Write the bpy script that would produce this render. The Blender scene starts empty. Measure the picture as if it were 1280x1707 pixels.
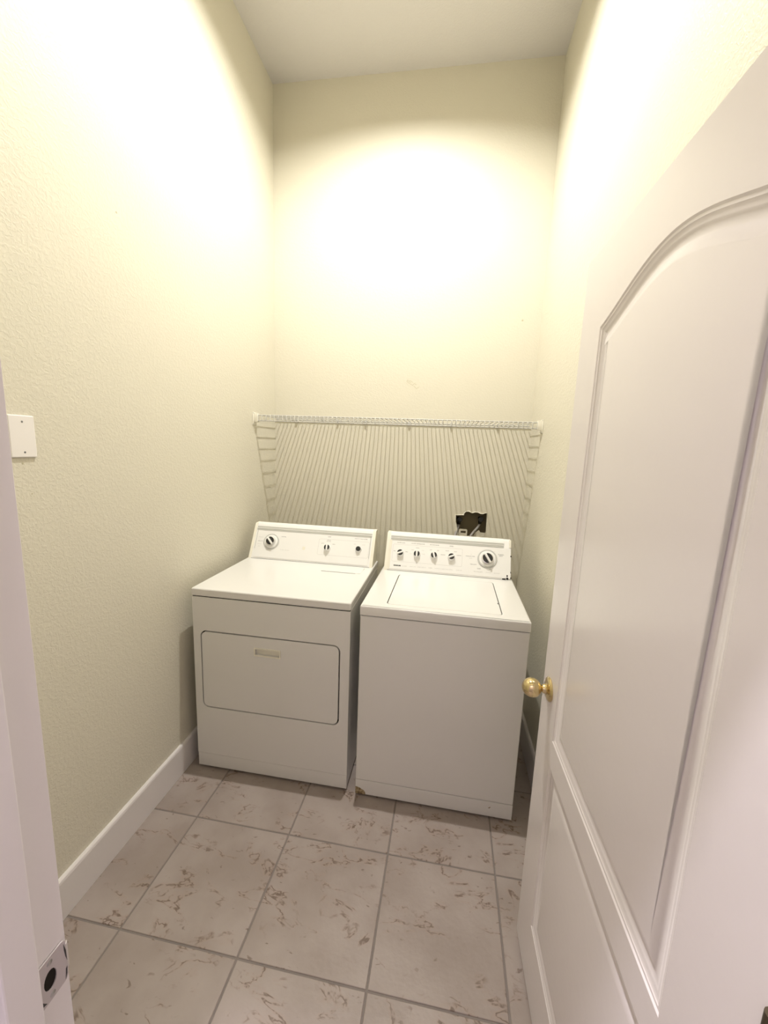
import bpy, bmesh, math, random
from mathutils import Vector, Matrix
from mathutils.geometry import tessellate_polygon
random.seed(7)
SC = bpy.context.scene
COL = SC.collection
PI = math.pi

# ------------------------------------------------------------------ camera
cam_d = bpy.data.cameras.new('camera')
cam = bpy.data.objects.new('camera', cam_d); COL.objects.link(cam)
YAW, PIT, ROL = 0.1477, 0.1611, 0.0371
_f = Vector((-math.sin(YAW)*math.cos(PIT), math.cos(YAW)*math.cos(PIT), -math.sin(PIT)))
_r0 = Vector((math.cos(YAW), math.sin(YAW), 0)); _u0 = _r0.cross(_f)
_r = math.cos(ROL)*_r0 + math.sin(ROL)*_u0
_u = -math.sin(ROL)*_r0 + math.cos(ROL)*_u0
m = Matrix((_r, _u, -_f)).transposed().to_4x4()
m.translation = (1.1609, -0.3901, 1.5693)
cam.matrix_world = m
cam_d.sensor_fit = 'HORIZONTAL'; cam_d.sensor_width = 36.0
cam_d.lens = 670.67/1280*36.0
cam_d.clip_start = 0.01
SC.camera = cam

# ------------------------------------------------------------------ light / exposure
LAMP_STRENGTH = 19000.0           # small bright downlight in the laundry room
LAMP_COLOR = (1.0, 0.97, 0.92, 1)
HALL_STRENGTH = 1550.0             # ceiling light of the hall the photographer stands in
WORLD_STRENGTH = 0.05
HALL_COLOR = (0.96, 0.88, 1.0, 1)
world = bpy.data.worlds.new('daylight'); SC.world = world
world.use_nodes = True
bg = world.node_tree.nodes['Background']
bg.inputs[0].default_value = (0.9, 0.93, 1.0, 1); bg.inputs[1].default_value = WORLD_STRENGTH
vs = SC.view_settings
vs.view_transform = 'Standard'; vs.look = 'None'; vs.gamma = 1.0; vs.use_curve_mapping = False
vs.exposure = 0.0

# ------------------------------------------------------------------ room numbers (metres)
W, D, H = 1.666, 2.2505, 3.684          # width, depth, ceiling height
FY = -0.037                             # room face of the wall with the doorway
WT = 0.115                              # its thickness
JL, JR, DH_OPEN = 0.720, 1.537, 2.052   # doorway
TH = 0.10                               # other wall thickness

# ------------------------------------------------------------------ materials
def new_mat(name):
    mt = bpy.data.materials.new(name); mt.use_nodes = True
    return mt, mt.node_tree.nodes, mt.node_tree.links, mt.node_tree.nodes['Principled BSDF']

def plain(name, col, rough=0.5, metal=0.0, coat=0.0, bump=0.0, bscale=200.0, var=0.0, spec=0.5):
    mt, n, l, b = new_mat(name)
    b.inputs['Base Color'].default_value = (*col, 1)
    b.inputs['Roughness'].default_value = rough
    b.inputs['Metallic'].default_value = metal
    b.inputs['Coat Weight'].default_value = coat
    b.inputs['Specular IOR Level'].default_value = spec
    tc = n.new('ShaderNodeTexCoord')
    nz = n.new('ShaderNodeTexNoise'); nz.inputs['Scale'].default_value = bscale; nz.inputs['Detail'].default_value = 2
    l.new(tc.outputs['Object'], nz.inputs['Vector'])
    if bump:
        bp = n.new('ShaderNodeBump'); bp.inputs['Strength'].default_value = 1.0; bp.inputs['Distance'].default_value = bump
        l.new(nz.outputs['Fac'], bp.inputs['Height']); l.new(bp.outputs['Normal'], b.inputs['Normal'])
    if var:
        nv = n.new('ShaderNodeTexNoise'); nv.inputs['Scale'].default_value = 6; nv.inputs['Detail'].default_value = 4
        l.new(tc.outputs['Object'], nv.inputs['Vector'])
        mx = n.new('ShaderNodeMix'); mx.data_type = 'RGBA'
        mx.inputs[6].default_value = (*[c*(1-var) for c in col], 1); mx.inputs[7].default_value = (*[min(1, c*(1+var)) for c in col], 1)
        l.new(nv.outputs['Fac'], mx.inputs[0]); l.new(mx.outputs[2], b.inputs['Base Color'])
    return mt

def wall_mat(name, col, dist):
    # painted orange-peel / knockdown plaster
    mt, n, l, b = new_mat(name)
    b.inputs['Base Color'].default_value = (*col, 1); b.inputs['Roughness'].default_value = 0.55
    b.inputs['Specular IOR Level'].default_value = 0.3
    tc = n.new('ShaderNodeTexCoord')
    a = n.new('ShaderNodeTexNoise'); a.inputs['Scale'].default_value = 95; a.inputs['Detail'].default_value = 2.5; a.inputs['Roughness'].default_value = 0.55
    a.inputs['Distortion'].default_value = 0.6
    l.new(tc.outputs['Object'], a.inputs['Vector'])
    rp = n.new('ShaderNodeMapRange'); rp.interpolation_type = 'SMOOTHSTEP'
    rp.inputs[1].default_value = 0.42; rp.inputs[2].default_value = 0.62
    l.new(a.outputs['Fac'], rp.inputs[0])
    c = n.new('ShaderNodeTexNoise'); c.inputs['Scale'].default_value = 7; c.inputs['Detail'].default_value = 2
    l.new(tc.outputs['Object'], c.inputs['Vector'])
    ad = n.new('ShaderNodeMath'); ad.operation = 'MULTIPLY_ADD'; ad.inputs[1].default_value = 0.6
    l.new(c.outputs['Fac'], ad.inputs[0]); l.new(rp.outputs[0], ad.inputs[2])
    bp = n.new('ShaderNodeBump'); bp.inputs['Distance'].default_value = dist
    l.new(ad.outputs[0], bp.inputs['Height']); l.new(bp.outputs['Normal'], b.inputs['Normal'])
    return mt

def tile_mat():
    mt, n, l, b = new_mat('veined_ceramic')
    tc = n.new('ShaderNodeTexCoord'); oi = n.new('ShaderNodeObjectInfo')
    off = n.new('ShaderNodeVectorMath'); off.operation = 'SCALE'; off.inputs['Scale'].default_value = 37.0
    cmb = n.new('ShaderNodeCombineXYZ')
    l.new(oi.outputs['Random'], cmb.inputs[0]); l.new(oi.outputs['Random'], cmb.inputs[1])
    l.new(cmb.outputs[0], off.inputs[0])
    pos = n.new('ShaderNodeVectorMath'); pos.operation = 'ADD'
    l.new(tc.outputs['Object'], pos.inputs[0]); l.new(off.outputs[0], pos.inputs[1])
    rot = n.new('ShaderNodeMapping'); rot.inputs['Rotation'].default_value = (0, 0, 0.6); rot.inputs['Scale'].default_value = (1.0, 1.9, 1.0)
    l.new(pos.outputs[0], rot.inputs['Vector'])
    def noise(scale, det, rough=0.5, dist=0.0, src=pos):
        q = n.new('ShaderNodeTexNoise'); q.inputs['Scale'].default_value = scale; q.inputs['Detail'].default_value = det
        q.inputs['Roughness'].default_value = rough; q.inputs['Distortion'].default_value = dist
        l.new(src.outputs[0], q.inputs['Vector']); return q
    def math_(op, a, v=None, c=None):
        q = n.new('ShaderNodeMath'); q.operation = op; l.new(a, q.inputs[0])
        if isinstance(v, (int, float)): q.inputs[1].default_value = v
        elif v is not None: l.new(v, q.inputs[1])
        if c is not None: q.inputs[2].default_value = c
        return q.outputs[0]
    def ramp(a, lo, hi, t0=0.0, t1=1.0):
        q = n.new('ShaderNodeMapRange'); q.interpolation_type = 'SMOOTHSTEP'
        q.inputs[1].default_value = lo; q.inputs[2].default_value = hi; q.inputs[3].default_value = t0; q.inputs[4].default_value = t1
        l.new(a, q.inputs[0]); return q.outputs[0]
    n1 = noise(5.0, 4, 0.6, 0.5, rot)
    d1 = math_('ABSOLUTE', math_('SUBTRACT', n1.outputs['Fac'], 0.5))
    line = ramp(d1, 0.004, 0.020, 1, 0)
    patch = ramp(noise(7.5, 3, 0.6).outputs['Fac'], 0.46, 0.60)
    vein = math_('MULTIPLY', line, patch)
    fl = ramp(noise(26, 2, 0.5, 0.4, rot).outputs['Fac'], 0.665, 0.72)
    fleck = math_('MULTIPLY', fl, ramp(noise(6, 2).outputs['Fac'], 0.40, 0.55))
    tot = math_('MAXIMUM', vein, math_('MULTIPLY', fleck, 0.8))
    brk = ramp(noise(45, 3, 0.6).outputs['Fac'], 0.36, 0.56)
    tot = math_('MULTIPLY', math_('MULTIPLY', tot, brk), 0.85)
    halo = math_('MULTIPLY', math_('MULTIPLY', ramp(d1, 0.0, 0.07, 1, 0), patch), 0.35)
    cloud = noise(5, 4).outputs['Fac']
    m0 = n.new('ShaderNodeMix'); m0.data_type = 'RGBA'
    m0.inputs[6].default_value = (0.298, 0.246, 0.216, 1); m0.inputs[7].default_value = (0.368, 0.314, 0.284, 1)
    l.new(ramp(cloud, 0.3, 0.7), m0.inputs[0])
    m1 = n.new('ShaderNodeMix'); m1.data_type = 'RGBA'; m1.inputs[7].default_value = (0.34, 0.25, 0.20, 1)
    l.new(m0.outputs[2], m1.inputs[6]); l.new(halo, m1.inputs[0])
    m2 = n.new('ShaderNodeMix'); m2.data_type = 'RGBA'; m2.inputs[7].default_value = (0.125, 0.082, 0.060, 1)
    l.new(m1.outputs[2], m2.inputs[6]); l.new(tot, m2.inputs[0])
    l.new(m2.outputs[2], b.inputs['Base Color'])
    b.inputs['Roughness'].default_value = 0.42
    bp = n.new('ShaderNodeBump'); bp.inputs['Distance'].default_value = 0.0008
    l.new(noise(60, 3).outputs['Fac'], bp.inputs['Height']); l.new(bp.outputs['Normal'], b.inputs['Normal'])
    return mt

def rust_mat():
    mt, n, l, b = new_mat('rusty_steel')
    tc = n.new('ShaderNodeTexCoord'); q = n.new('ShaderNodeTexNoise'); q.inputs['Scale'].default_value = 90; q.inputs['Detail'].default_value = 4
    l.new(tc.outputs['Object'], q.inputs['Vector'])
    cr = n.new('ShaderNodeValToRGB')
    cr.color_ramp.elements[0].position = 0.35; cr.color_ramp.elements[0].color = (0.14, 0.085, 0.035, 1)
    cr.color_ramp.elements[1].position = 0.65; cr.color_ramp.elements[1].color = (0.46, 0.37, 0.22, 1)
    l.new(q.outputs['Fac'], cr.inputs[0]); l.new(cr.outputs[0], b.inputs['Base Color']); b.inputs['Roughness'].default_value = 0.85
    return mt

def emit_mat(name, col, s):
    mt, n, l, b = new_mat(name)
    b.inputs['Base Color'].default_value = (0.9, 0.9, 0.9, 1)
    b.inputs['Emission Color'].default_value = col; b.inputs['Emission Strength'].default_value = s
    return mt

M = dict(
    wall=wall_mat('cream_wall_paint', (0.70, 0.665, 0.55), 0.00042),
    wallback=wall_mat('cream_wall_paint_smooth', (0.70, 0.665, 0.55), 0.00025),
    hallwall=plain('hall_wall_paint', (0.60, 0.56, 0.56), 0.7),
    ceiling=wall_mat('ceiling_paint', (0.70, 0.68, 0.665), 0.0004),
    trim=plain('white_trim_paint', (0.77, 0.735, 0.72), 0.35, bump=0.0002, bscale=60),
    strike=plain('darkened_trim_paint', (0.50, 0.455, 0.445), 0.55),  # trim paint darkened in colour to offset how brightly the plate is lit
    door=plain('white_door_paint', (0.76, 0.72, 0.71), 0.22, bump=0.0002, bscale=45),
    tile=tile_mat(),
    grout=plain('grey_grout', (0.225, 0.195, 0.178), 0.9, bump=0.0006, bscale=300, var=0.15),
    hallfloor=plain('hall_floor', (0.33, 0.29, 0.265), 0.5, var=0.08),
    enamel=plain('white_enamel', (0.755, 0.745, 0.715), 0.28, coat=0.25, bump=0.00005, bscale=400),
    enamel2=plain('panel_white', (0.84, 0.835, 0.81), 0.35),
    side=plain('galvanised_side', (0.60, 0.60, 0.60), 0.4),
    cream=plain('cream_plastic', (0.82, 0.79, 0.68), 0.4),
    strip=plain('grey_strip', (0.50, 0.50, 0.46), 0.35),
    dial=plain('grey_dial', (0.55, 0.55, 0.53), 0.35),
    chrome=plain('chrome', (0.75, 0.75, 0.75), 0.18, 1.0),
    black=plain('black_plastic', (0.02, 0.02, 0.02), 0.4),
    gap=plain('dark_rubber_and_gap_shade', (0.025, 0.022, 0.018), 0.9, spec=0.1),  # dark rubber; also paints the shade in gaps between appliance parts
    ink=plain('grey_ink', (0.16, 0.16, 0.16), 0.7),
    paleink=plain('pale_ink', (0.50, 0.50, 0.48), 0.7),
    wire=plain('vinyl_white_wire', (0.56, 0.55, 0.51), 0.4),
    clipwhite=plain('bracket_white', (0.80, 0.77, 0.66), 0.4),
    plate=plain('white_plate', (0.86, 0.83, 0.80), 0.3),
    brass=plain('polished_brass', (0.70, 0.575, 0.32), 0.15, 1.0),
    steel=plain('dull_steel', (0.45, 0.45, 0.44), 0.35, 1.0),
    hinge=plain('bronze_hinge', (0.10, 0.08, 0.05), 0.45, 0.8),
    cavity=plain('dark_cavity', (0.30, 0.25, 0.15), 0.9, var=0.3),
    gypsum=plain('torn_gypsum', (0.80, 0.76, 0.64), 0.95, bump=0.002, bscale=150),
    hose=plain('grey_hose', (0.33, 0.31, 0.29), 0.5),
    boxplastic=plain('supply_box_plastic', (0.62, 0.58, 0.48), 0.5),
    mark=plain('wall_mark', (0.52, 0.48, 0.33), 0.9),
    rust=rust_mat(),
    lamp=emit_mat('lit_lens', LAMP_COLOR, LAMP_STRENGTH),
    halllamp=emit_mat('lit_hall_lens', HALL_COLOR, HALL_STRENGTH),
)

# ------------------------------------------------------------------ mesh helpers
def finish(name, bm, mat, parent=None, smooth=None):
    me = bpy.data.meshes.new(name)
    bmesh.ops.recalc_face_normals(bm, faces=bm.faces[:])
    bm.to_mesh(me); bm.free()
    me.materials.append(M[mat])
    if smooth is not None:
        me.polygons.foreach_set('use_smooth', [True]*len(me.polygons))
        me.set_sharp_from_angle(angle=math.radians(smooth))
    o = bpy.data.objects.new(name, me); COL.objects.link(o)
    if parent: o.parent = parent
    return o

def struct(o):
    o['kind'] = 'structure'; return o

def thing(name, label, cat, loc, rz=0.0, group=None):
    o = bpy.data.objects.new(name, None); COL.objects.link(o)
    o.empty_display_size = 0.1
    o.location = loc; o.rotation_euler = (0, 0, rz)
    o['label'] = label; o['category'] = cat
    if group: o['group'] = group
    return o

def add_box(bm, x0, x1, y0, y1, z0, z1, bev=0.0, seg=2, mtx=None):
    v = [bm.verts.new((x, y, z)) for x in (x0, x1) for y in (y0, y1) for z in (z0, z1)]
    F = [(0, 1, 3, 2), (4, 6, 7, 5), (0, 4, 5, 1), (2, 3, 7, 6), (0, 2, 6, 4), (1, 5, 7, 3)]
    fs = [bm.faces.new([v[i] for i in f]) for f in F]
    if bev:
        es = list({e for f in fs for e in f.edges})
        r = bmesh.ops.bevel(bm, geom=es, offset=bev, segments=seg, profile=0.5, affect='EDGES')
        v = list({w for f in r['faces'] for w in f.verts} | {w for w in v if w.is_valid})
    if mtx is not None:
        bmesh.ops.transform(bm, matrix=mtx, verts=v)
    return v

def box(name, mat, parent, x0, x1, y0, y1, z0, z1, bev=0.0, seg=2, mtx=None):
    bm = bmesh.new(); add_box(bm, x0, x1, y0, y1, z0, z1, bev, seg, mtx)
    return finish(name, bm, mat, parent)

def add_tube(bm, pts, r, seg=8, caps=True):
    pts = [Vector(p) for p in pts]; rings = []
    n = len(pts)
    prev = None
    for i, p in enumerate(pts):
        t = (pts[min(i+1, n-1)]-pts[max(i-1, 0)]).normalized()
        a = prev if prev is not None else (Vector((0, 0, 1)) if abs(t.z) < 0.9 else Vector((1, 0, 0)))
        s = t.cross(a)
        if s.length < 1e-5: s = t.cross(Vector((1, 0, 0)))
        s.normalize(); u = s.cross(t).normalized(); prev = u
        rr = r[i] if isinstance(r, (list, tuple)) else r
        rings.append([bm.verts.new(p+rr*(math.cos(2*PI*k/seg)*s+math.sin(2*PI*k/seg)*u)) for k in range(seg)])
    for a, b in zip(rings, rings[1:]):
        for k in range(seg):
            bm.faces.new((a[k], a[(k+1) % seg], b[(k+1) % seg], b[k]))
    if caps:
        bm.faces.new(rings[0][::-1]); bm.faces.new(rings[-1])

def tube(name, mat, parent, pts, r, seg=8):
    bm = bmesh.new(); add_tube(bm, pts, r, seg); return finish(name, bm, mat, parent, 50)

def add_lathe(bm, prof, seg=32, mtx=None):
    rings = []; vs_ = []
    for r, h in prof:
        if r < 1e-6: ring = [bm.verts.new((0, 0, h))]
        else: ring = [bm.verts.new((r*math.cos(2*PI*k/seg), r*math.sin(2*PI*k/seg), h)) for k in range(seg)]
        rings.append(ring); vs_ += ring
    for a, b in zip(rings, rings[1:]):
        for k in range(seg):
            q = [a[k % len(a)], a[(k+1) % len(a)], b[(k+1) % len(b)], b[k % len(b)]]
            u = []
            for w in q:
                if w not in u: u.append(w)
            if len(u) > 2: bm.faces.new(u)
    if mtx is not None: bmesh.ops.transform(bm, matrix=mtx, verts=vs_)

def lathe(name, mat, parent, prof, mtx=None, seg=32, ang=35):
    bm = bmesh.new(); add_lathe(bm, prof, seg, mtx); return finish(name, bm, mat, parent, ang)

def rrect(x0, x1, y0, y1, r, n=6):
    P = []
    for cx, cy, a0 in ((x1-r, y1-r, 0), (x0+r, y1-r, PI/2), (x0+r, y0+r, PI), (x1-r, y0+r, 3*PI/2)):
        for k in range(n+1):
            a = a0+PI/2*k/n; P.append((cx+r*math.cos(a), cy+r*math.sin(a)))
    return P

def add_plate(bm, outer, holes, d0, d1, mp):
    """flat plate with holes; outline in (u,v), depth d0 (front) .. d1 (back); mp(u,v,d)->xyz"""
    loops = [outer]+holes
    flat = [p for lp in loops for p in lp]
    tris = tessellate_polygon([[Vector((p[0], p[1], 0)) for p in lp] for lp in loops])
    vf = [bm.verts.new(mp(p[0], p[1], d0)) for p in flat]
    vb = [bm.verts.new(mp(p[0], p[1], d1)) for p in flat]
    for t in tris:
        try:
            bm.faces.new([vf[i] for i in t]); bm.faces.new([vb[i] for i in reversed(t)])
        except ValueError: pass
    i0 = 0
    for lp in loops:
        for k in range(len(lp)):
            a, b = i0+k, i0+(k+1) % len(lp)
            bm.faces.new((vf[a], vf[b], vb[b], vb[a]))
        i0 += len(lp)

def plate(name, mat, parent, outer, holes, d0, d1, mp, smooth=None):
    bm = bmesh.new(); add_plate(bm, outer, holes, d0, d1, mp); return finish(name, bm, mat, parent, smooth)

FRONT = lambda u, v, d: (u, d, v)      # plate facing -y
TOP = lambda u, v, d: (u, v, d)        # horizontal plate

def add_prism_x(bm, prof, x0, x1):
    a = [bm.verts.new((x0, y, z)) for y, z in prof]; b = [bm.verts.new((x1, y, z)) for y, z in prof]
    n = len(prof)
    for k in range(n): bm.faces.new((a[k], a[(k+1) % n], b[(k+1) % n], b[k]))
    bm.faces.new(a[::-1]); bm.faces.new(b)

def text_into(bm, s, u, v, size, mtx, align='CENTER', lift=0.0003, bold=0.0):
    cu = bpy.data.curves.new('t', 'FONT'); cu.body = s; cu.size = size; cu.align_x = align; cu.align_y = 'CENTER'; cu.offset = bold
    cu.resolution_u = 2
    ob = bpy.data.objects.new('t', cu); COL.objects.link(ob)
    dg = bpy.context.evaluated_depsgraph_get(); dg.update()
    me = bpy.data.meshes.new_from_object(ob.evaluated_get(dg))
    me.transform(mtx @ Matrix.Translation((u, v, lift)))
    bm.from_mesh(me)
    bpy.data.meshes.remove(me); bpy.data.objects.remove(ob); bpy.data.curves.remove(cu)

# ------------------------------------------------------------------ structure
def slab(name, mat, *a): return struct(box(name, mat, None, *a))
wall_left = slab('wall_left', 'wall', -TH, 0, FY-WT, D+TH, 0, H)
wall_right = slab('wall_right', 'wall', W, W+TH, FY-WT, D+TH, 0, H)
slab('ceiling', 'ceiling', -TH, W+TH, FY-WT, D+TH+0.3, H, H+0.1)

# back wall with a ragged hole cut in the plaster board
HOLE = [(1.245, 1.144), (1.262, 1.146), (1.295, 1.147), (1.297, 1.160), (1.307, 1.169), (1.320, 1.173), (1.331, 1.171), (1.340, 1.165), (1.351, 1.165), (1.366, 1.170),
        (1.384, 1.169), (1.399, 1.163), (1.416, 1.161), (1.428, 1.168), (1.441, 1.170), (1.442, 1.113), (1.443, 1.046), (1.432, 1.016), (1.395, 1.008),
        (1.352, 1.014), (1.320, 1.006), (1.278, 1.010), (1.262, 1.030), (1.254, 1.079), (1.246, 1.101)]
wall_back = struct(plate('wall_back', 'wallback', None, [(0, 0), (W, 0), (W, H), (0, H)], [HOLE], D, D+0.013, FRONT))
bm = bmesh.new()
# wall cavity behind the board: an open-fronted box
x0, x1, y0, y1, z0, z1 = 1.17, 1.52, D+0.0131, D+0.11, 0.90, 1.27
v = [bm.verts.new(p) for p in ((x0, y0, z0), (x1, y0, z0), (x1, y0, z1), (x0, y0, z1), (x0, y1, z0), (x1, y1, z0), (x1, y1, z1), (x0, y1, z1))]
for f in ((4, 5, 6, 7), (0, 1, 5, 4), (1, 2, 6, 5), (2, 3, 7, 6), (3, 0, 4, 7)): bm.faces.new([v[i] for i in f])
finish('wall_cavity', bm, 'cavity', wall_back)
# torn paper / gypsum lip round the hole
bm = bmesh.new()
cx_, cz_ = 1.344, 1.09
for i in range(len(HOLE)):
    a, b = HOLE[i], HOLE[(i+1) % len(HOLE)]
    def outp(p, k):
        dx, dz = p[0]-cx_, p[1]-cz_; L = math.hypot(dx, dz); return (p[0]+dx/L*k, p[1]+dz/L*k)
    rnd = random.Random(i); rnd2 = random.Random((i+1) % len(HOLE))
    ka, kb = rnd.uniform(0.003, 0.009), rnd2.uniform(0.003, 0.009)
    ao, bo = outp(a, ka), outp(b, kb)
    ya, yb = D-rnd.uniform(0.001, 0.004), D-rnd2.uniform(0.001, 0.004)
    p = [bm.verts.new(q) for q in ((a[0], ya, a[1]), (b[0], yb, b[1]), (bo[0], D+0.0002, bo[1]), (ao[0], D+0.0002, ao[1]), (b[0], D+0.013, b[1]), (a[0], D+0.013, a[1]))]
    bm.faces.new((p[0], p[1], p[2], p[3])); bm.faces.new((p[1], p[0], p[5], p[4]))
finish('torn_edge', bm, 'gypsum', wall_back)

# front wall round the doorway
slab('wall_front', 'wall', 0, JL-0.02, FY-WT, FY, 0, H)
slab('wall_front.001', 'wall', JR+0.02, W, FY-WT, FY, 0, H)
slab('wall_front.002', 'wall', JL-0.02, JR+0.02, FY-WT, FY, DH_OPEN+0.02, H)

# floor: grout bed + single tiles
floor = struct(box('floor', 'grout', None, -TH, W+TH, FY-WT, D+TH, -0.05, -0.0025))
HX_0, HX_1, HY_0 = -0.7, 2.6, -1.55          # the hall outside the doorway
slab('floor_hall', 'hallfloor', HX_0, HX_1, HY_0, FY-WT, -0.05, -0.001)
slab('ceiling_hall', 'ceiling', HX_0, HX_1, HY_0, FY-WT, H, H+0.1)
slab('wall_hall_far', 'hallwall', HX_0, HX_1, HY_0-TH, HY_0, 0, H)
slab('wall_hall_left', 'hallwall', HX_0-TH, HX_0, HY_0, FY-WT, 0, H)
slab('wall_hall_right', 'hallwall', HX_1, HX_1+TH, HY_0, FY-WT, 0, H)
slab('wall_hall_near', 'hallwall', HX_0, -TH, FY-WT, FY-WT+TH, 0, H)
slab('wall_hall_near.001', 'hallwall', W+TH, HX_1, FY-WT, FY-WT+TH, 0, H)
T, U0, V0, TA = 0.4071, 0.2138, 0.9496, -0.0093
ct, st = math.cos(TA), math.sin(TA)
def clip(poly, ax, val, keep_less):
    out = []
    for i in range(len(poly)):
        a, b = poly[i], poly[(i+1) % len(poly)]
        ia = (a[ax] <= val) == keep_less; ib = (b[ax] <= val) == keep_less
        if ia: out.append(a)
        if ia != ib:
            t = (val-a[ax])/(b[ax]-a[ax]); out.append((a[0]+t*(b[0]-a[0]), a[1]+t*(b[1]-a[1])))
    return out
g2 = 0.0031
full_mesh = None
def tile_mesh(poly):
    bm = bmesh.new()
    n = len(poly); cxm = sum(p[0] for p in poly)/n; cym = sum(p[1] for p in poly)/n
    ins = []
    for p in poly:
        dx, dy = cxm-p[0], cym-p[1]
        ins.append((p[0]+math.copysign(min(0.0016, abs(dx)), dx), p[1]+math.copysign(min(0.0016, abs(dy)), dy)))
    b0 = [bm.verts.new((p[0], p[1], -0.004)) for p in poly]
    b1 = [bm.verts.new((p[0], p[1], -0.0012)) for p in poly]
    b2 = [bm.verts.new((p[0], p[1], 0.0)) for p in ins]
    for k in range(n):
        j = (k+1) % n
        bm.faces.new((b0[k], b0[j], b1[j], b1[k])); bm.faces.new((b1[k], b1[j], b2[j], b2[k]))
    bm.faces.new(b2)
    me = bpy.data.meshes.new('tile'); bmesh.ops.recalc_face_normals(bm, faces=bm.faces[:]); bm.to_mesh(me); bm.free()
    me.materials.append(M['tile']); return me
h = T/2-g2
FULL = [(-h, -h), (h, -h), (h, h), (-h, h)]
for i in range(-1, 5):
    for j in range(-4, 5):
        cu, cv = (i+0.5)*T, (j+0.5)*T
        cx, cy = U0+cu*ct-cv*st, V0+cu*st+cv*ct
        wp = [(cx+p[0]*ct-p[1]*st, cy+p[0]*st+p[1]*ct) for p in FULL]
        cp = wp
        for ax, val, less in ((0, 0.002, False), (0, W-0.002, True), (1, FY-WT+0.002, False), (1, D-0.002, True)):
            if cp: cp = clip(cp, ax, val, less)
        if len(cp) < 3: continue
        area = abs(sum(cp[k][0]*cp[(k+1) % len(cp)][1]-cp[(k+1) % len(cp)][0]*cp[k][1] for k in range(len(cp))))/2
        if area < 0.002: continue
        if len(cp) == 4 and abs(area-(2*h)**2) < 1e-6:
            if full_mesh is None: full_mesh = tile_mesh(FULL)
            me = full_mesh
        else:
            loc = [((x-cx)*ct+(y-cy)*st, -(x-cx)*st+(y-cy)*ct) for x, y in cp]
            me = tile_mesh(loc)
        o = bpy.data.objects.new('tile', me); COL.objects.link(o); o.parent = floor
        o.location = (cx, cy, 0); o.rotation_euler = (0, 0, TA)

# baseboards
BB = 0.147
def baseboard(name, prof_pts, a, b, axis, flip):
    """profile (offset from wall, height) swept from a to b"""
    bm = bmesh.new(); ra, rb = [], []
    for o_, z in prof_pts:
        if axis == 'y': ra.append(bm.verts.new((flip(o_), a, z))); rb.append(bm.verts.new((flip(o_), b, z)))
        else: ra.append(bm.verts.new((a, flip(o_), z))); rb.append(bm.verts.new((b, flip(o_), z)))
    n = len(prof_pts)
    for k in range(n): bm.faces.new((ra[k], ra[(k+1) % n], rb[(k+1) % n], rb[k]))
    bm.faces.new(ra[::-1]); bm.faces.new(rb)
    return struct(finish(name, bm, 'trim', None))
BP = [(0.0003, 0.0005), (0.0145, 0.0005), (0.0145, BB-0.012), (0.0125, BB-0.004), (0.009, BB), (0.0003, BB)]
baseboard('baseboard_left', BP, FY+0.001, D-0.001, 'y', lambda o: o)
baseboard('baseboard_right', BP, FY+0.001, D-0.001, 'y', lambda o: W-o)
baseboard('baseboard_back', BP, 0.016, W-0.016, 'x', lambda o: D-o)
baseboard('baseboard_front', BP, 0.016, JL-0.02, 'x', lambda o: FY+o)

# door frame: jambs with stop, strike plate on the left one
yb, yf = FY-WT-0.001, FY+0.001
jamb = struct(box('trim_1', 'trim', None, JL-0.02, JL, yb, yf, 0, DH_OPEN+0.02, 0.001, 1))
box('door_stop', 'trim', jamb, JL-0.001, JL+0.011, FY-0.077, FY-0.040, 0, DH_OPEN, 0.002, 2)
jamb2 = struct(box('trim_2', 'trim', None, JR, JR+0.02, yb, yf, 0, DH_OPEN+0.02, 0.001, 1))
box('door_stop', 'trim', jamb2, JR-0.011, JR+0.001, FY-0.077, FY-0.040, 0, DH_OPEN, 0.002, 2)
jamb3 = struct(box('trim_3', 'trim', None, JL, JR, yb, yf, DH_OPEN, DH_OPEN+0.02, 0.001, 1))
box('door_stop', 'trim', jamb3, JL, JR, FY-0.077, FY-0.040, DH_OPEN-0.011, DH_OPEN+0.001, 0.002, 2)
# strike plate (painted over, bare metal showing at the chips)
SZ = 0.914
mpS = lambda u, v, d: (JL+0.0006+d, u, v)
ell = lambda ry, rz: [(FY-0.0235+ry*math.cos(2*PI*k/20), SZ-0.001+rz*math.sin(2*PI*k/20)) for k in range(20)]
hole = ell(0.0080, 0.0135)
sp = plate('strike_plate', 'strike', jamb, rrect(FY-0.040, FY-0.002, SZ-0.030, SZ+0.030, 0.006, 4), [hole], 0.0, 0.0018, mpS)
sp['label'] = 'painted strike plate with black latch hole'
plate('latch_hole', 'gap', sp, ell(0.0079, 0.0134), [], 0.0, 0.0004, mpS)
bm = bmesh.new()
for k in range(6):       # curved lip reaching past the jamb edge
    a = k/6*0.9; b = (k+1)/6*0.9
    pa_ = (JL+0.0020-0.010*(1-math.cos(a)), FY-0.004+0.010*math.sin(a)); pb_ = (JL+0.0020-0.010*(1-math.cos(b)), FY-0.004+0.010*math.sin(b))
    q = [bm.verts.new((*pa_, SZ-0.018)), bm.verts.new((*pb_, SZ-0.018)), bm.verts.new((*pb_, SZ+0.018)), bm.verts.new((*pa_, SZ+0.018))]
    bm.faces.new(q)
bmesh.ops.remove_doubles(bm, verts=bm.verts[:], dist=1e-5)
bmesh.ops.solidify(bm, geom=bm.faces[:], thickness=0.0012)
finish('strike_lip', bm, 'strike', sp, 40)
for (u, v) in ((FY-0.0225, SZ+0.0225), (FY-0.0225, SZ-0.0235)):
    lathe('screw', 'steel', sp, [(0, 0.0009), (0.0028, 0.0006), (0.0036, 0)], Matrix.Translation((JL+0.0024, u, v)) @ Matrix.Rotation(PI/2, 4, 'Y'), 12)
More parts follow.
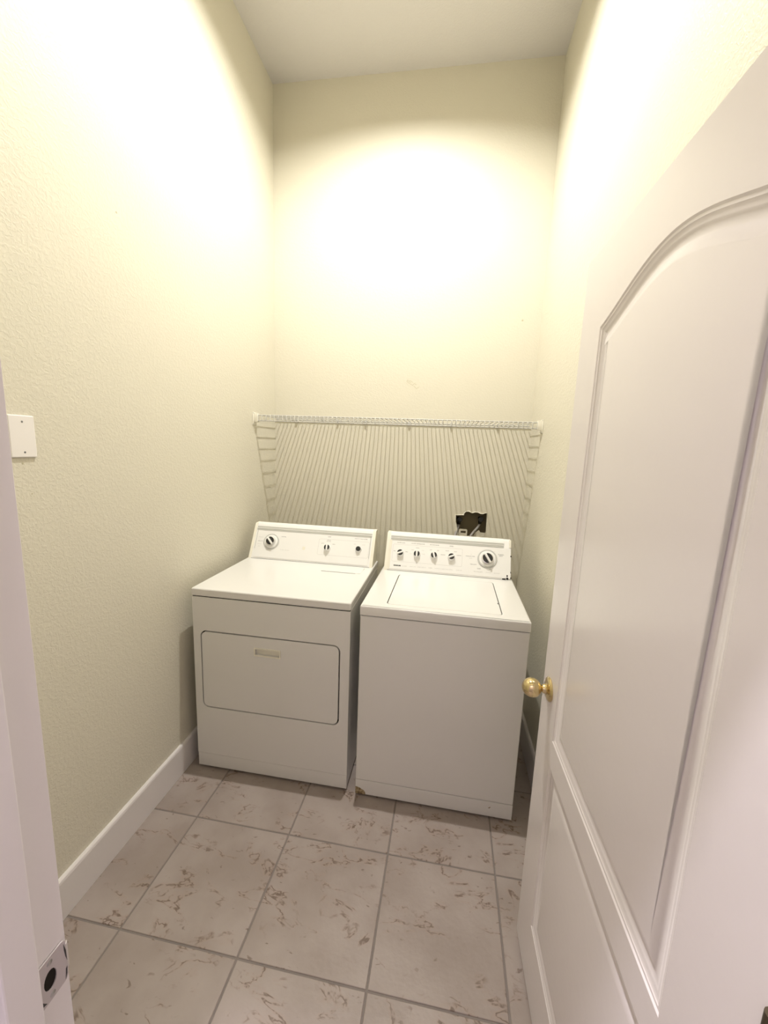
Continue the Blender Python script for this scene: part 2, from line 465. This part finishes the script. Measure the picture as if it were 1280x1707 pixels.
for poly in ([(-0.0045, 0.024), (-0.0022, 0.012), (-0.002, -0.004), (-0.0035, 0.004), (-0.0045, 0.014)],
             [(-0.0045, -0.014), (-0.0025, -0.012), (-0.0035, -0.022), (-0.006, -0.028)],
             [(-0.036, -0.016), (-0.033, -0.022), (-0.030, -0.027), (-0.037, -0.024)]):
    plate('paint_chip', 'black', sp, [(FY+u, SZ+v) for u, v in poly], [], 0.0002, 0.0021, mpS)

# ------------------------------------------------------------------ door (open, leaf at the right)
door = bpy.data.objects.new('door_1', None); COL.objects.link(door); struct(door)
door.location = (1.4841, 0.7665, 0); door.rotation_euler = (0, 0, -1.5535)
DW, DZ0, DZ1, DT = 0.803, 0.012, 2.036, 0.035
UX0, UX1, UZ0, USH, UPK = 0.128, 0.664, 0.806, 1.853, 1.921
LX0, LX1, LZ0, LZ1 = 0.128, 0.664, 0.205, 0.733
def upper_outline():
    P = [(UX0, UZ0), (UX1, UZ0)]
    n = 36
    for k in range(n+1):
        t = k/n; u = UX1+(UX0-UX1)*t
        bump = 0.62*math.sin(PI*t)+0.38*0.5*(1-math.cos(2*PI*t))
        P.append((u, USH+(UPK-USH)*bump))
    return P
def lower_outline():
    return [(LX0, LZ0), (LX1, LZ0), (LX1, LZ1), (LX0, LZ1)]
def offset(poly, d):
    n = len(poly); out = []
    for i in range(n):
        p0, p1, p2 = Vector(poly[i-1]), Vector(poly[i]), Vector(poly[(i+1) % n])
        e1 = (p1-p0).normalized(); e2 = (p2-p1).normalized()
        n1 = Vector((-e1.y, e1.x)); n2 = Vector((-e2.y, e2.x))
        mt = n1+n2; k = d/max(0.25, (1+n1.dot(n2))); out.append(tuple(p1+mt*k))
    return out
upo, lwo = upper_outline(), lower_outline()
leaf = plate('door_leaf', 'door', door, [(0, DZ0), (DW, DZ0), (DW, DZ1), (0, DZ1)], [upo, lwo], 0.0, DT, FRONT)
PROF = [(0.0, 0.0), (0.0035, 0.0022), (0.0075, 0.0027), (0.0095, 0.0041), (0.0150, 0.0055), (0.0175, 0.0059), (0.0195, 0.0072), (0.0250, 0.0085), (0.0290, 0.0088), (0.0320, 0.0085), (0.0345, 0.0072), (0.0475, 0.0046), (0.0500, 0.0043)]
for nm, ol in (('door_panel', upo), ('door_panel', lwo)):
    bm = bmesh.new(); prev = None
    for off, dp in PROF:
        ring = [bm.verts.new((p[0], dp, p[1])) for p in offset(ol, off)]
        if prev:
            for k in range(len(ring)):
                j = (k+1) % len(ring); bm.faces.new((prev[k], prev[j], ring[j], ring[k]))
        prev = ring
    bm.faces.new(prev)
    bmesh.ops.triangulate(bm, faces=[f for f in bm.faces if len(f.verts) > 4])
    o = finish(nm, bm, 'door', door, 24)
# knobs (visible face points to local -y)
KZ, KS = 0.916, 0.062
ROSE = [(0.0, 0.0), (0.0325, 0.0), (0.0335, 0.0025), (0.031, 0.006), (0.024, 0.009), (0.016, 0.0105), (0.0125, 0.014), (0.0115, 0.020), (0.0, 0.020)]
KNOB = [(0.0, 0.018), (0.0085, 0.018), (0.0085, 0.0225)]+[(0.0265*math.sin(t), 0.0485-0.0265*math.cos(t)) for t in [0.36+(PI-0.36)*k/14 for k in range(14)]]+[(0.0, 0.0750)]
for sgn, y_ in ((1, 0.0), (-1, DT)):
    mx = Matrix.Translation((KS, y_, KZ)) @ Matrix.Rotation(sgn*PI/2, 4, 'X')
    k = lathe('door_knob', 'brass', door, KNOB, mx, 36, 50); k['label'] = 'polished brass door knob'
    lathe('rose', 'brass', k, ROSE, mx, 36, 50)
box('latch_plate', 'brass', door, -0.0012, 0.001, 0.006, 0.029, KZ-0.028, KZ+0.028, 0.0004, 1)
for z in (0.20, 1.012, 1.84):
    hg = lathe('hinge', 'hinge', door, [(0, -0.046), (0.0065, -0.046), (0.0065, 0.046), (0, 0.046)], Matrix.Translation((DW+0.003, -0.004, z)), 14)
    box('hinge_leaf', 'hinge', hg, DW+0.0002, DW+0.0022, 0.0, 0.028, z-0.044, z+0.044)

# ------------------------------------------------------------------ ceiling light
LX, LY = 0.83, 1.34
lamp = thing('ceiling_light', 'round flush white ceiling light lit above the laundry machines', 'ceiling light', (LX, LY, H))
lathe('trim_ring', 'plate', lamp, [(0.024, -0.0005), (0.032, -0.0160), (0.034, -0.0165), (0.060, -0.006), (0.064, -0.0005)], None, 40)
lathe('lens', 'lamp', lamp, [(0.0, -0.0038), (0.017, -0.0038), (0.017, -0.002)], None, 32)
hl = thing('ceiling_light', 'round white hall ceiling light outside the laundry doorway', 'ceiling light', (0.85, -0.60, H))
lathe('trim_ring', 'plate', hl, [(0.072, -0.0005), (0.072, -0.008), (0.098, -0.006), (0.102, -0.0005)], None, 40)
lathe('lens', 'halllamp', hl, [(0.0, -0.0082), (0.071, -0.0082), (0.071, -0.002)], None, 32)

# ------------------------------------------------------------------ laundry machines
BY, BZ = 0.512, 0.9115
SL = math.hypot(0.1, 0.19)
EV = Vector((0, 0.1, 0.19))/SL
EN = Vector((0, -0.19, 0.1))/SL
PM = Matrix(((1, 0, 0, 0), (0, EV.y, EN.y, BY), (0, EV.z, EN.z, BZ), (0, 0, 0, 1)))   # console face frame
def on(u, v, d=0.0, rot=0.0): return PM @ Matrix.Translation((u, v, d)) @ Matrix.Rotation(rot, 4, 'Z')
def pbox(name, mat, parent, u0, u1, v0, v1, d0, d1, bev=0.0, seg=2):
    return box(name, mat, parent, u0, u1, v0, v1, d0, d1, bev, seg, PM)
def cons_profile(grow=0.0):
    P = []
    def q(v, d): w = PM @ Vector((0, v, d)); return (w.y, w.z)
    P.append(q(-0.001, grow)); P.append(q(0.200, grow))
    P.append(q(0.209, grow-0.002)); P.append(q(0.2145, grow-0.008))
    y, z = q(0.2145, grow-0.008)
    P += [(0.650, z+0.001), (0.660, z-0.008), (0.660, BZ)]
    return P
def small_knob(parent, u, v, r, ln, ang, tail=True):
    k = lathe('knob', 'enamel2', parent, [(0, 0.0022), (r*1.12, 0.0022), (r*1.08, 0.005), (r*0.96, 0.0075), (r*0.92, ln), (0, ln)], on(u, v), 28)
    # black cheeks either side of the white finger grip
    for sg in (-1, 1):
        bm = bmesh.new(); pts = []
        for i in range(13):
            a = -PI/2+PI*i/12*1.0
            pts.append((sg*(r*0.28+0.0002+ (r*0.60)*math.cos(a)), r*0.80*math.sin(a)))
        add_plate(bm, pts, [], ln-0.0005, ln+0.0012, lambda a_, b_, d: tuple(on(u, v, 0, ang) @ Vector((a_, b_, d))))
        finish('grip_cheek', bm, 'black', k)
    bm = bmesh.new(); add_box(bm, -r*0.24, r*0.24, -r*0.98, r*1.02, ln-0.001, ln+0.006, 0.0012, 2, on(u, v, 0, ang))
    finish('grip', bm, 'enamel2', k, 40)
    return k
def big_dial(parent, u, v, R, r, ln, ang, skirt):
    dl = lathe('timer_dial', skirt, parent, [(0, 0.0022), (R, 0.0022), (R, 0.005), (R*0.93, 0.0075), (R*0.90, 0.0068), (R*0.72, 0.0072), (0, 0.0075)], on(u, v), 48)
    lathe('dial_face', 'enamel2', dl, [(0, 0.0070), (R*0.84, 0.0070), (R*0.80, 0.0090), (r*1.10, 0.0098), (0, 0.0100)], on(u, v), 48)
    k = lathe('dial_knob', 'chrome' if skirt == 'dial' else 'enamel2', dl, [(0, 0.0095), (r*1.08, 0.0095), (r*1.02, 0.014), (r*0.96, ln), (r*0.88, ln+0.001), (0, ln+0.001)], on(u, v), 40)
    return dl, k
def dial_grip(parent, k, u, v, r, ln, ang):
    for sg in (-1, 1):
        bm = bmesh.new(); pts = []
        for i in range(17):
            a = -PI/2+PI*i/16
            pts.append((sg*(r*0.22+0.0002+r*0.62*math.cos(a)), r*0.82*math.sin(a)))
        add_plate(bm, pts, [], ln, ln+0.0022, lambda a_, b_, d: tuple(on(u, v, 0, ang) @ Vector((a_, b_, d))))
        finish('grip_cheek', bm, 'black', parent)
    bm = bmesh.new(); add_box(bm, -r*0.17, r*0.17, -r*0.92, r*0.92, ln, ln+0.010, 0.002, 2, on(u, v, 0, ang))
    finish('grip', bm, 'enamel2', parent, 40)
def lettering(parent, rows, mat='ink', bold=0.0, name='lettering', base=0.0022):
    for t_, u, v, sz in rows:                   # one part for each printed word or phrase
        bm = bmesh.new(); text_into(bm, t_, u, v, sz, PM, 'CENTER', base+0.0002, bold)
        finish(name, bm, mat, parent)
def frame_line(parent, u0, u1, v0, v1, r, t=0.0008, name='printed_frame', sides='lrtb'):
    bm = bmesh.new()
    add_plate(bm, rrect(u0, u1, v0, v1, r, 4), [rrect(u0+t, u1-t, v0+t, v1-t, r-t, 4)], 0.0021, 0.0024, lambda a, b, d: tuple(PM @ Vector((a, b, d))))
    return finish(name, bm, 'paleink', parent)
def feet(parent, w):
    for x in (0.05, w-0.05):
        for y in (0.06, 0.60):
            lathe('foot', 'gap', parent, [(0, 0.0), (0.018, 0.0), (0.018, 0.006), (0.008, 0.008), (0.008, 0.03), (0, 0.03)], Matrix.Translation((x, y, 0)), 14)

# ---- dryer
dw = 0.737
dryer = thing('clothes_dryer', 'white front-loading clothes dryer with wide drop-down door beside the left wall', 'dryer', (0.0614, 1.1955, 0), -0.0059)
feet(dryer, dw)
box('cabinet', 'enamel', dryer, 0.001, dw-0.001, 0.020, 0.660, 0.014, 0.872, 0.003, 1)
DX0, DX1, DZa, DZb = 0.035, 0.695, 0.327, 0.712
plate('front_panel', 'enamel', dryer, [(0, 0.0825), (dw, 0.0825), (dw, 0.8715), (0, 0.8715)], [rrect(DX0, DX1, DZa, DZb, 0.030, 8)], 0.0, 0.0198, FRONT)
plate('door_gap_shade', 'gap', dryer, rrect(DX0+0.0005, DX1-0.0005, DZa+0.0005, DZb-0.0005, 0.030, 8), [], 0.013, 0.0196, FRONT)  # dark sheet added so the gap round the door reads as shaded
HX0, HX1, HZ0, HZ1 = 0.302, 0.417, 0.622, 0.651
dd = plate('loading_door', 'enamel', dryer, rrect(DX0+0.006, DX1-0.006, DZa+0.006, DZb-0.006, 0.025, 8), [rrect(HX0, HX1, HZ0, HZ1, 0.003, 2)], -0.0005, 0.0125, FRONT)
bm = bmesh.new()
add_plate(bm, rrect(HX0-0.006, HX1+0.006, HZ0-0.005, HZ1+0.006, 0.004, 3), [rrect(HX0+0.0006, HX1-0.0006, HZ0+0.0006, HZ1-0.0006, 0.003, 2)], -0.0035, -0.0006, FRONT)
hd = finish('handle_frame', bm, 'cream', dd); hd['label'] = 'cream recessed pull handle'
plate('handle_pocket', 'cream', dd, rrect(HX0+0.0004, HX1-0.0004, HZ0+0.0004, HZ1-0.0004, 0.003, 2), [], 0.011, 0.0124, FRONT)
box('top_seam_shade', 'gap', dryer, 0.002, dw-0.002, 0.0035, 0.0199, 0.8716, 0.8754)  # dark strip stands in for shade in the seam below the top
box('toe_panel', 'enamel', dryer, 0.0, dw, 0.0008, 0.0195, 0.0125, 0.0805, 0.002, 2)
box('top_panel', 'enamel', dryer, -0.001, dw+0.001, -0.004, 0.662, 0.8755, 0.9115, 0.006, 3)
bm = bmesh.new(); add_box(bm, 0.480, 0.692, 0.391, 0.505, 0.9112, 0.9130, 0.0006, 1)
ls = finish('lint_screen_cover', bm, 'enamel', dryer)
box('lint_screen_gap', 'ink', ls, 0.481, 0.665, 0.3865, 0.3905, 0.9112, 0.9120)
box('lint_screen_gap', 'paleink', ls, 0.6925, 0.695, 0.455, 0.490, 0.9112, 0.9119)
bm = bmesh.new(); add_prism_x(bm, cons_profile(), 0.022, dw-0.022)
con = finish('console', bm, 'enamel2', dryer, 20)
for a, b in ((0.0085, 0.0225), (dw-0.0225, dw-0.0065)):
    bm = bmesh.new(); add_prism_x(bm, cons_profile(0.003), a, b); finish('end_cap', bm, 'cream', con, 20)
cp = pbox('control_panel', 'enamel2', dryer, 0.034, 0.704, 0.008, 0.1675, 0.0002, 0.0022, 0.0006, 1)
pbox('accent_strip', 'strip', con, 0.026, 0.710, 0.1695, 0.1925, 0.0003, 0.0018)
pbox('accent_ridge', 'enamel2', con, 0.026, 0.710, 0.1800, 0.1835, 0.0010, 0.0032, 0.0006, 1)
pbox('side_line', 'paleink', con, 0.0315, 0.0336, 0.058, 0.170, 0.0003, 0.0019)
pbox('side_line', 'paleink', con, 0.7045, 0.7065, 0.050, 0.170, 0.0003, 0.0019)
pbox('painted_base_shadow', 'ink', con, 0.010, dw-0.010, -0.0012, 0.0016, 0.0002, 0.0009)  # dark strip paints a shadow line along the console foot
dl, k = big_dial(dryer, 0.127, 0.104, 0.0465, 0.0265, 0.022, 0.6, 'dial')
dial_grip(dl, k, 0.127, 0.104, 0.0265, 0.023, 0.75)
small_knob(dryer, 0.464, 0.092, 0.0175, 0.020, 0.05)
bt = lathe('start_button', 'enamel2', dryer, [(0, 0.0022), (0.0175, 0.0022), (0.0170, 0.008), (0.0145, 0.0135), (0, 0.0135)], on(0.643, 0.098), 28)
lathe('button_cap', 'black', bt, [(0, 0.0135), (0.0135, 0.0135), (0.0130, 0.020), (0.0110, 0.0215), (0, 0.0212)], on(0.643, 0.098), 28)
lettering(cp, [('NORMAL', 0.197, 0.1375, 0.0068), ('DELICATE', 0.060, 0.1030, 0.0062), ('TEMP', 0.466, 0.1560, 0.0082), ('PUSH TO START DRYER', 0.650, 0.1575, 0.0068), ('LOW', 0.432, 0.1165, 0.0066), ('HIGH', 0.497, 0.1150, 0.0066), ('MEDIUM', 0.466, 0.1370, 0.0060), ('PERM PRESS', 0.466, 0.1295, 0.0050)])
lettering(cp, [('TIMED DRY', 0.060, 0.1260, 0.0056), ('AIR ONLY', 0.056, 0.0850, 0.0056), ('FLUFF', 0.058, 0.0720, 0.0056), ('OFF', 0.618, 0.1250, 0.0060), ('START', 0.669, 0.1240, 0.0060), ('SOFT HEAT  HEAVY DUTY', 0.215, 0.0600, 0.0048)], 'paleink', name='fine_print')
frame_line(cp, 0.409, 0.700, 0.050, 0.1425, 0.008)
pbox('sticker_stain', 'cream', cp, 0.318, 0.334, 0.070, 0.088, 0.0021, 0.0024)

# ---- washer
ww = 0.686
wash = thing('washing_machine', 'white top-loading washing machine with rusted lower corner beside the dryer', 'washing machine', (0.8425, 1.1803, 0), -0.0134)
feet(wash, ww)
box('cabinet', 'enamel', wash, 0.001, ww-0.001, 0.010, 0.660, 0.014, 0.866, 0.003, 1)
box('front_panel', 'enamel', wash, 0.0, ww, 0.0, 0.0097, 0.0845, 0.8655, 0.004, 3)
box('top_seam_shade', 'gap', wash, 0.002, ww-0.002, 0.0035, 0.0099, 0.8656, 0.8699)  # seam shade put in as a dark strip over the white cabinet
tp = box('toe_panel', 'enamel', wash, 0.0, ww, 0.0007, 0.0097, 0.0115, 0.0830, 0.002, 2)
rp_ = [(0.0005, 0.012), (0.048, 0.012), (0.046, 0.022), (0.040, 0.032), (0.028, 0.037), (0.022, 0.042), (0.010, 0.045), (0.0005, 0.047)]
plate('rust_patch', 'rust', tp, rp_, [], -0.0002, 0.0008, FRONT)['label'] = 'rusted corner with paint flaked away'
plate('paint_chip', 'rust', tp, [(0.586, 0.0535), (0.590, 0.0510), (0.5955, 0.0575), (0.594, 0.0595), (0.589, 0.0560)], [], 0.0001, 0.0008, FRONT)
lid_hole = rrect(0.1035, 0.5825, 0.040, 0.4500, 0.016, 5)
bm = bmesh.new()
add_plate(bm, rrect(-0.001, ww+0.001, -0.004, 0.662, 0.004, 3), [lid_hole], 0.9115, 0.8700, TOP)
es = [e for e in bm.edges if all(abs(v_.co.z-0.9115) < 1e-5 for v_ in e.verts) and any(len(f.verts) == 4 and abs(f.normal.z) < 0.5 for f in e.link_faces) and all(v_.co.y < 0.03 or v_.co.x < 0.05 or v_.co.x > 0.63 or v_.co.y > 0.5 for v_ in e.verts)]
bmesh.ops.recalc_face_normals(bm, faces=bm.faces[:])
bmesh.ops.bevel(bm, geom=es, offset=0.007, segments=3, profile=0.5, affect='EDGES')
finish('top_panel', bm, 'enamel', wash, 35)
plate('lid_channel', 'gap', wash, rrect(0.1037, 0.5823, 0.0402, 0.4498, 0.016, 5), [], 0.896, 0.893, TOP)
lid = plate('lid', 'enamel', wash, rrect(0.1078, 0.5782, 0.0408, 0.4485, 0.014, 5), [], 0.9117, 0.8965, TOP)
box('lid_catch', 'ink', lid, 0.5735, 0.5784, 0.158, 0.172, 0.9112, 0.9122)
bm = bmesh.new(); add_prism_x(bm, cons_profile(), 0.030, 0.640)
con = finish('console', bm, 'enamel2', wash, 20)
bm = bmesh.new(); add_prism_x(bm, cons_profile(0.003), 0.0125, 0.0302); finish('end_cap', bm, 'cream', con, 20)
# the right end cap is gone: bare metal bracket with broken plastic at its foot
bm = bmesh.new(); add_prism_x(bm, cons_profile(-0.003), 0.640, 0.676); eb = finish('end_bracket', bm, 'enamel2', wash, 20)
eb['label'] = 'bare metal end of the console where the cap broke off'
pbox('bracket_rib', 'cream', eb, 0.667, 0.677, 0.172, 0.2135, -0.002, 0.0015, 0.001, 1)
for (u0, u1, v0, v1) in ((0.6735, 0.6790, 0.122, 0.130), (0.655, 0.664, 0.0015, 0.013), (0.634, 0.650, 0.001, 0.006), (0.6745, 0.679, 0.006, 0.016), (0.6555, 0.6615, 0.016, 0.026), (0.6740, 0.678, 0.036, 0.044)):
    pbox('broken_clip', 'gap', eb, u0, u1, v0, v1, 0.0005, 0.0030, 0.0008, 1)
cp = pbox('control_panel', 'enamel2', wash, 0.042, 0.676, 0.008, 0.1675, 0.0002, 0.0022, 0.0006, 1)
pbox('accent_strip', 'strip', con, 0.034, 0.6385, 0.1695, 0.1945, 0.0003, 0.0018)
pbox('accent_ridge', 'enamel2', con, 0.034, 0.6385, 0.1805, 0.1835, 0.0010, 0.0032, 0.0006, 1)
pbox('side_line', 'cream', con, 0.0305, 0.0415, 0.006, 0.170, 0.0003, 0.0019)
pbox('painted_base_shadow', 'ink', con, 0.014, 0.652, -0.0012, 0.0016, 0.0002, 0.0009)  # shadow at the console foot drawn as a dark strip
for u, a in ((0.094, -1.15), (0.184, 0.0), (0.276, 0.30), (0.3686, -1.15)):
    small_knob(wash, u, 0.098, 0.0175, 0.021, a)
dl, k = big_dial(wash, 0.556, 0.103, 0.0505, 0.0295, 0.024, 0.5, 'dial')
dial_grip(dl, k, 0.556, 0.103, 0.0295, 0.025, 0.55)
lettering(cp, [('WATER LEVEL', 0.0933, 0.1561, 0.0072), ('WATER TEMPERATURE', 0.1856, 0.1565, 0.0072), ('SECOND RINSE', 0.2752, 0.1565, 0.0072), ('SPEED', 0.3669, 0.1570, 0.0080),
    ('MIN', 0.061, 0.107, 0.0066), ('MAX', 0.1265, 0.107, 0.0066), ('HOT', 0.1588, 0.120, 0.0060), ('WARM', 0.1844, 0.1330, 0.0060), ('OFF', 0.2576, 0.1277, 0.0066), ('ON', 0.2954, 0.1274, 0.0066),
    ('GENTLE', 0.3230, 0.1061, 0.0064), ('SLOW', 0.3458, 0.1297, 0.0064), ('FAST', 0.3897, 0.1282, 0.0064), ('NORMAL', 0.4080, 0.1094, 0.0060),
    ('PERMANENT PRESS', 0.4677, 0.1101, 0.0056), ('DELICATE', 0.485, 0.0676, 0.0070), ('SOAK', 0.5153, 0.0474, 0.0072), ('OFF', 0.5729, 0.0479, 0.0072), ('NORMAL', 0.6257, 0.1310, 0.0074), ('HEAVY', 0.6258, 0.1235, 0.0066)])
lettering(cp, [('KENMORE', 0.0825, 0.0280, 0.0085)], 'black', 0.0006, 'brand_lettering')
lettering(cp, [('80 SERIES', 0.1223, 0.0274, 0.0062), ('HEAVY DUTY', 0.1669, 0.0279, 0.0056), ('SUPER CAPACITY', 0.216, 0.0287, 0.0060), ('2 SPEED', 0.2616, 0.0290, 0.0060), ('AUTOMATIC TEMPERATURE CONTROL', 0.3326, 0.0288, 0.0054), ('QUIET PAK', 0.4127, 0.0296, 0.0062),
    ('PRE WASH SOAK', 0.5116, 0.0306, 0.0060), ('10 CYCLE', 0.5633, 0.0305, 0.0062), ('SELF CLEAN', 0.6062, 0.0300, 0.0058), ('COLD', 0.1500, 0.0985, 0.0052), ('COOL', 0.2136, 0.1210, 0.0056), ('COLD', 0.2190, 0.1010, 0.0056), ('10', 0.4716, 0.1211, 0.0056), ('KNITS', 0.471, 0.0996, 0.0056), ('14', 0.5921, 0.1450, 0.0056)], 'paleink', name='fine_print')
frame_line(cp, 0.050, 0.426, 0.050, 0.1465, 0.006)

# ------------------------------------------------------------------ wire shelf
SYF, SYB, SZT = 1.946, D-0.008, 1.729
shelf = thing('wire_shelf', 'white wire shelf with a folded front lip on the back wall above both machines', 'shelf', (0, D, SZT))
R0, R1 = 0.0032, 0.0022
def rod(y, z, x0=0.010, x1=W-0.010, r=R0):
    return tube('rod', 'wire', shelf, [(x0, y-D, z-SZT), (x1, y-D, z-SZT)], r, 8)
rod(SYF, SZT-0.0005); rod(SYF-0.0005, SZT-0.033); rod(SYB, SZT-0.0055)
wb = bmesh.new()
add_tube(wb, [(0, SYB-D+0.004, 0), (0, SYF-D+0.006, 0), (0, SYF-D-0.003, -0.001), (0, SYF-D-0.0055, -0.006), (0, SYF-D-0.0055, -0.034)], R1, 6)
w0 = finish('wire', wb, 'wire', shelf, 60)
NW = 64
for i in range(NW):
    o = w0 if i == 0 else w0.copy()
    if i: COL.objects.link(o); o.parent = shelf
    o.location = (0.028+(W-0.056)*i/(NW-1), 0, 0)
for sg, xw in ((1, 0.0), (-1, W)):
    bm = bmesh.new()
    def ab(x0, x1, y0, y1, z0, z1, bev=0.0015):
        a, b = sorted((xw+sg*x0, xw+sg*x1)); add_box(bm, a, b, y0-D, y1-D, z0-SZT, z1-SZT, bev, 2)
    ab(0.0004, 0.028, SYF-0.014, SYF+0.016, SZT-0.042, SZT+0.010)
    ab(0.0004, 0.005, SYF-0.022, SYF+0.024, SZT-0.058, SZT+0.016)
    eb = finish('end_bracket', bm, 'clipwhite', shelf, 40)
    for z in (SZT+0.011, SZT-0.053):
        lathe('screw', 'steel', eb, [(0, 0.0018), (0.003, 0.0012), (0.004, 0)], Matrix.Translation((xw+sg*0.005, SYF-D-0.016, z-SZT)) @ Matrix.Rotation(sg*PI/2, 4, 'Y'), 10)
for x in (0.159, 0.441, 0.627, 0.911, 1.178, 1.463):
    bm = bmesh.new(); add_box(bm, x-0.007, x+0.007, -0.016, -0.0003, -0.022, 0.004, 0.002, 2)
    c = finish('wall_clip', bm, 'wire', shelf, 40)
    lathe('screw', 'gap', c, [(0, 0.0015), (0.0032, 0.001), (0.0042, 0)], Matrix.Translation((x, -0.016, -0.014)) @ Matrix.Rotation(PI/2, 4, 'X'), 10)

# ------------------------------------------------------------------ blank cover plate on the left wall
bp_ = thing('blank_wall_plate', 'blank white electrical cover plate with two screws on the left wall', 'wall plate', (0, 0.5711, 1.5603))
pl = box('plate', 'plate', bp_, 0.0003, 0.0065, -0.0355, 0.0355, -0.0575, 0.0575, 0.003, 3)
for z in (0.040, -0.043):
    lathe('screw', 'ink', bp_, [(0, 0.0014), (0.0022, 0.001), (0.003, 0)], Matrix.Translation((0.0063, 0.001, z)) @ Matrix.Rotation(PI/2, 4, 'Y'), 12)

# ------------------------------------------------------------------ water supply box in the wall hole
sb = thing('water_supply_box', 'open water supply hookup inside the ragged hole in the back wall', 'supply box', (1.344, D, 1.02))
OX, OZ = 1.344, 1.02
def P3(x, y, z): return (x-OX, y, z-OZ)
for (x, xe, z) in ((1.268, 1.240, 1.108), (1.404, 1.345, 1.118)):
    vbm = bmesh.new()
    add_tube(vbm, [P3(x, 0.105, z), P3(x, 0.035, z)], 0.010, 12)
    add_tube(vbm, [P3(x, 0.042, z+0.002), P3(x, 0.042, z-0.030)], [0.012, 0.011], 12)
    vv = finish('valve', vbm, 'gap', sb, 40)
    lathe('valve_handle', 'black', vv, [(0, 0), (0.016, 0), (0.018, 0.004), (0.016, 0.009), (0, 0.010)], Matrix.Translation(P3(x+0.004, 0.034, z+0.004)) @ Matrix.Rotation(PI/2, 4, 'X'), 10)
for nm, xe in (('left', 0), ('right', 1)):
    x, x2, z = ((1.268, 1.243, 1.075), (1.402, 1.343, 1.086))[xe]
    tube('hose', 'hose', sb, [P3(x, 0.042, z), P3(x-(x-x2)*0.15, 0.028, z-0.018), P3(x-(x-x2)*0.55, 0.002, z-0.040), P3(x2, -0.030, z-0.070), P3(x2-0.012, -0.075, z-0.12), P3(x2-0.015, -0.11, z-0.22), P3(x2-0.015, -0.12, z-0.40)], 0.0075, 10)
plate('box_flange', 'boxplastic', sb, rrect(1.268-OX, 1.325-OX, 1.000-OZ, 1.052-OZ, 0.010, 4), [rrect(1.282-OX, 1.316-OX, 1.026-OZ, 1.040-OZ, 0.004, 3)], 0.010, 0.014, FRONT)
plate('box_flange', 'boxplastic', sb, [(1.360-OX, 1.000-OZ), (1.432-OX, 1.000-OZ), (1.440-OX, 1.036-OZ), (1.408-OX, 1.038-OZ), (1.400-OX, 1.052-OZ), (1.376-OX, 1.034-OZ)], [], 0.008, 0.012, FRONT)

# ------------------------------------------------------------------ little marks on the walls
bm = bmesh.new()
def seg(a, b, w=0.0022):
    ax, az = a; bx, bz = b; dx, dz = bx-ax, bz-az; L = math.hypot(dx, dz); nx, nz_ = -dz/L*w/2, dx/L*w/2
    add_plate(bm, [(ax+nx, az+nz_), (bx+nx, bz+nz_), (bx-nx, bz-nz_), (ax-nx, az-nz_)], [], D-0.0006, D+0.0004, FRONT)
A, B = Vector((0.883, 1.981)), Vector((0.957, 1.937)); d_ = (B-A).normalized(); nn = Vector((-d_.y, d_.x)); Lm = (B-A).length
lp = lambda t, s: tuple(A+d_*t*Lm+nn*s*0.016)
for a, b in (((0, 0), (0.52, 0)), ((0.52, 0), (0.54, 1)), ((0, 0), (0, 1)), ((0.10, 1), (0.42, 1)), ((0.56, 1), (0.74, 1)), ((0.62, 0), (0.90, -0.2)), ((0.90, -0.2), (0.98, 0.9)), ((0, 0.5), (0.3, 0.5))):
    seg(lp(*a), lp(*b))
finish('scuff_mark', bm, 'mark', wall_back)
lathe('nail_hole', 'mark', wall_back, [(0, 0.0008), (0.005, 0.0005), (0.006, -0.0005)], Matrix.Translation((1.559, D, 2.341)) @ Matrix.Rotation(PI/2, 4, 'X'), 10)
for y, z, r in ((0.965, 2.323, 0.004), (0.568, 1.486, 0.003), (0.585, 1.40, 0.002)):
    lathe('nail_hole', 'mark', wall_left, [(0, 0.0008), (r*0.8, 0.0005), (r, -0.0005)], Matrix.Translation((0, y, z)) @ Matrix.Rotation(PI/2, 4, 'Y'), 10)
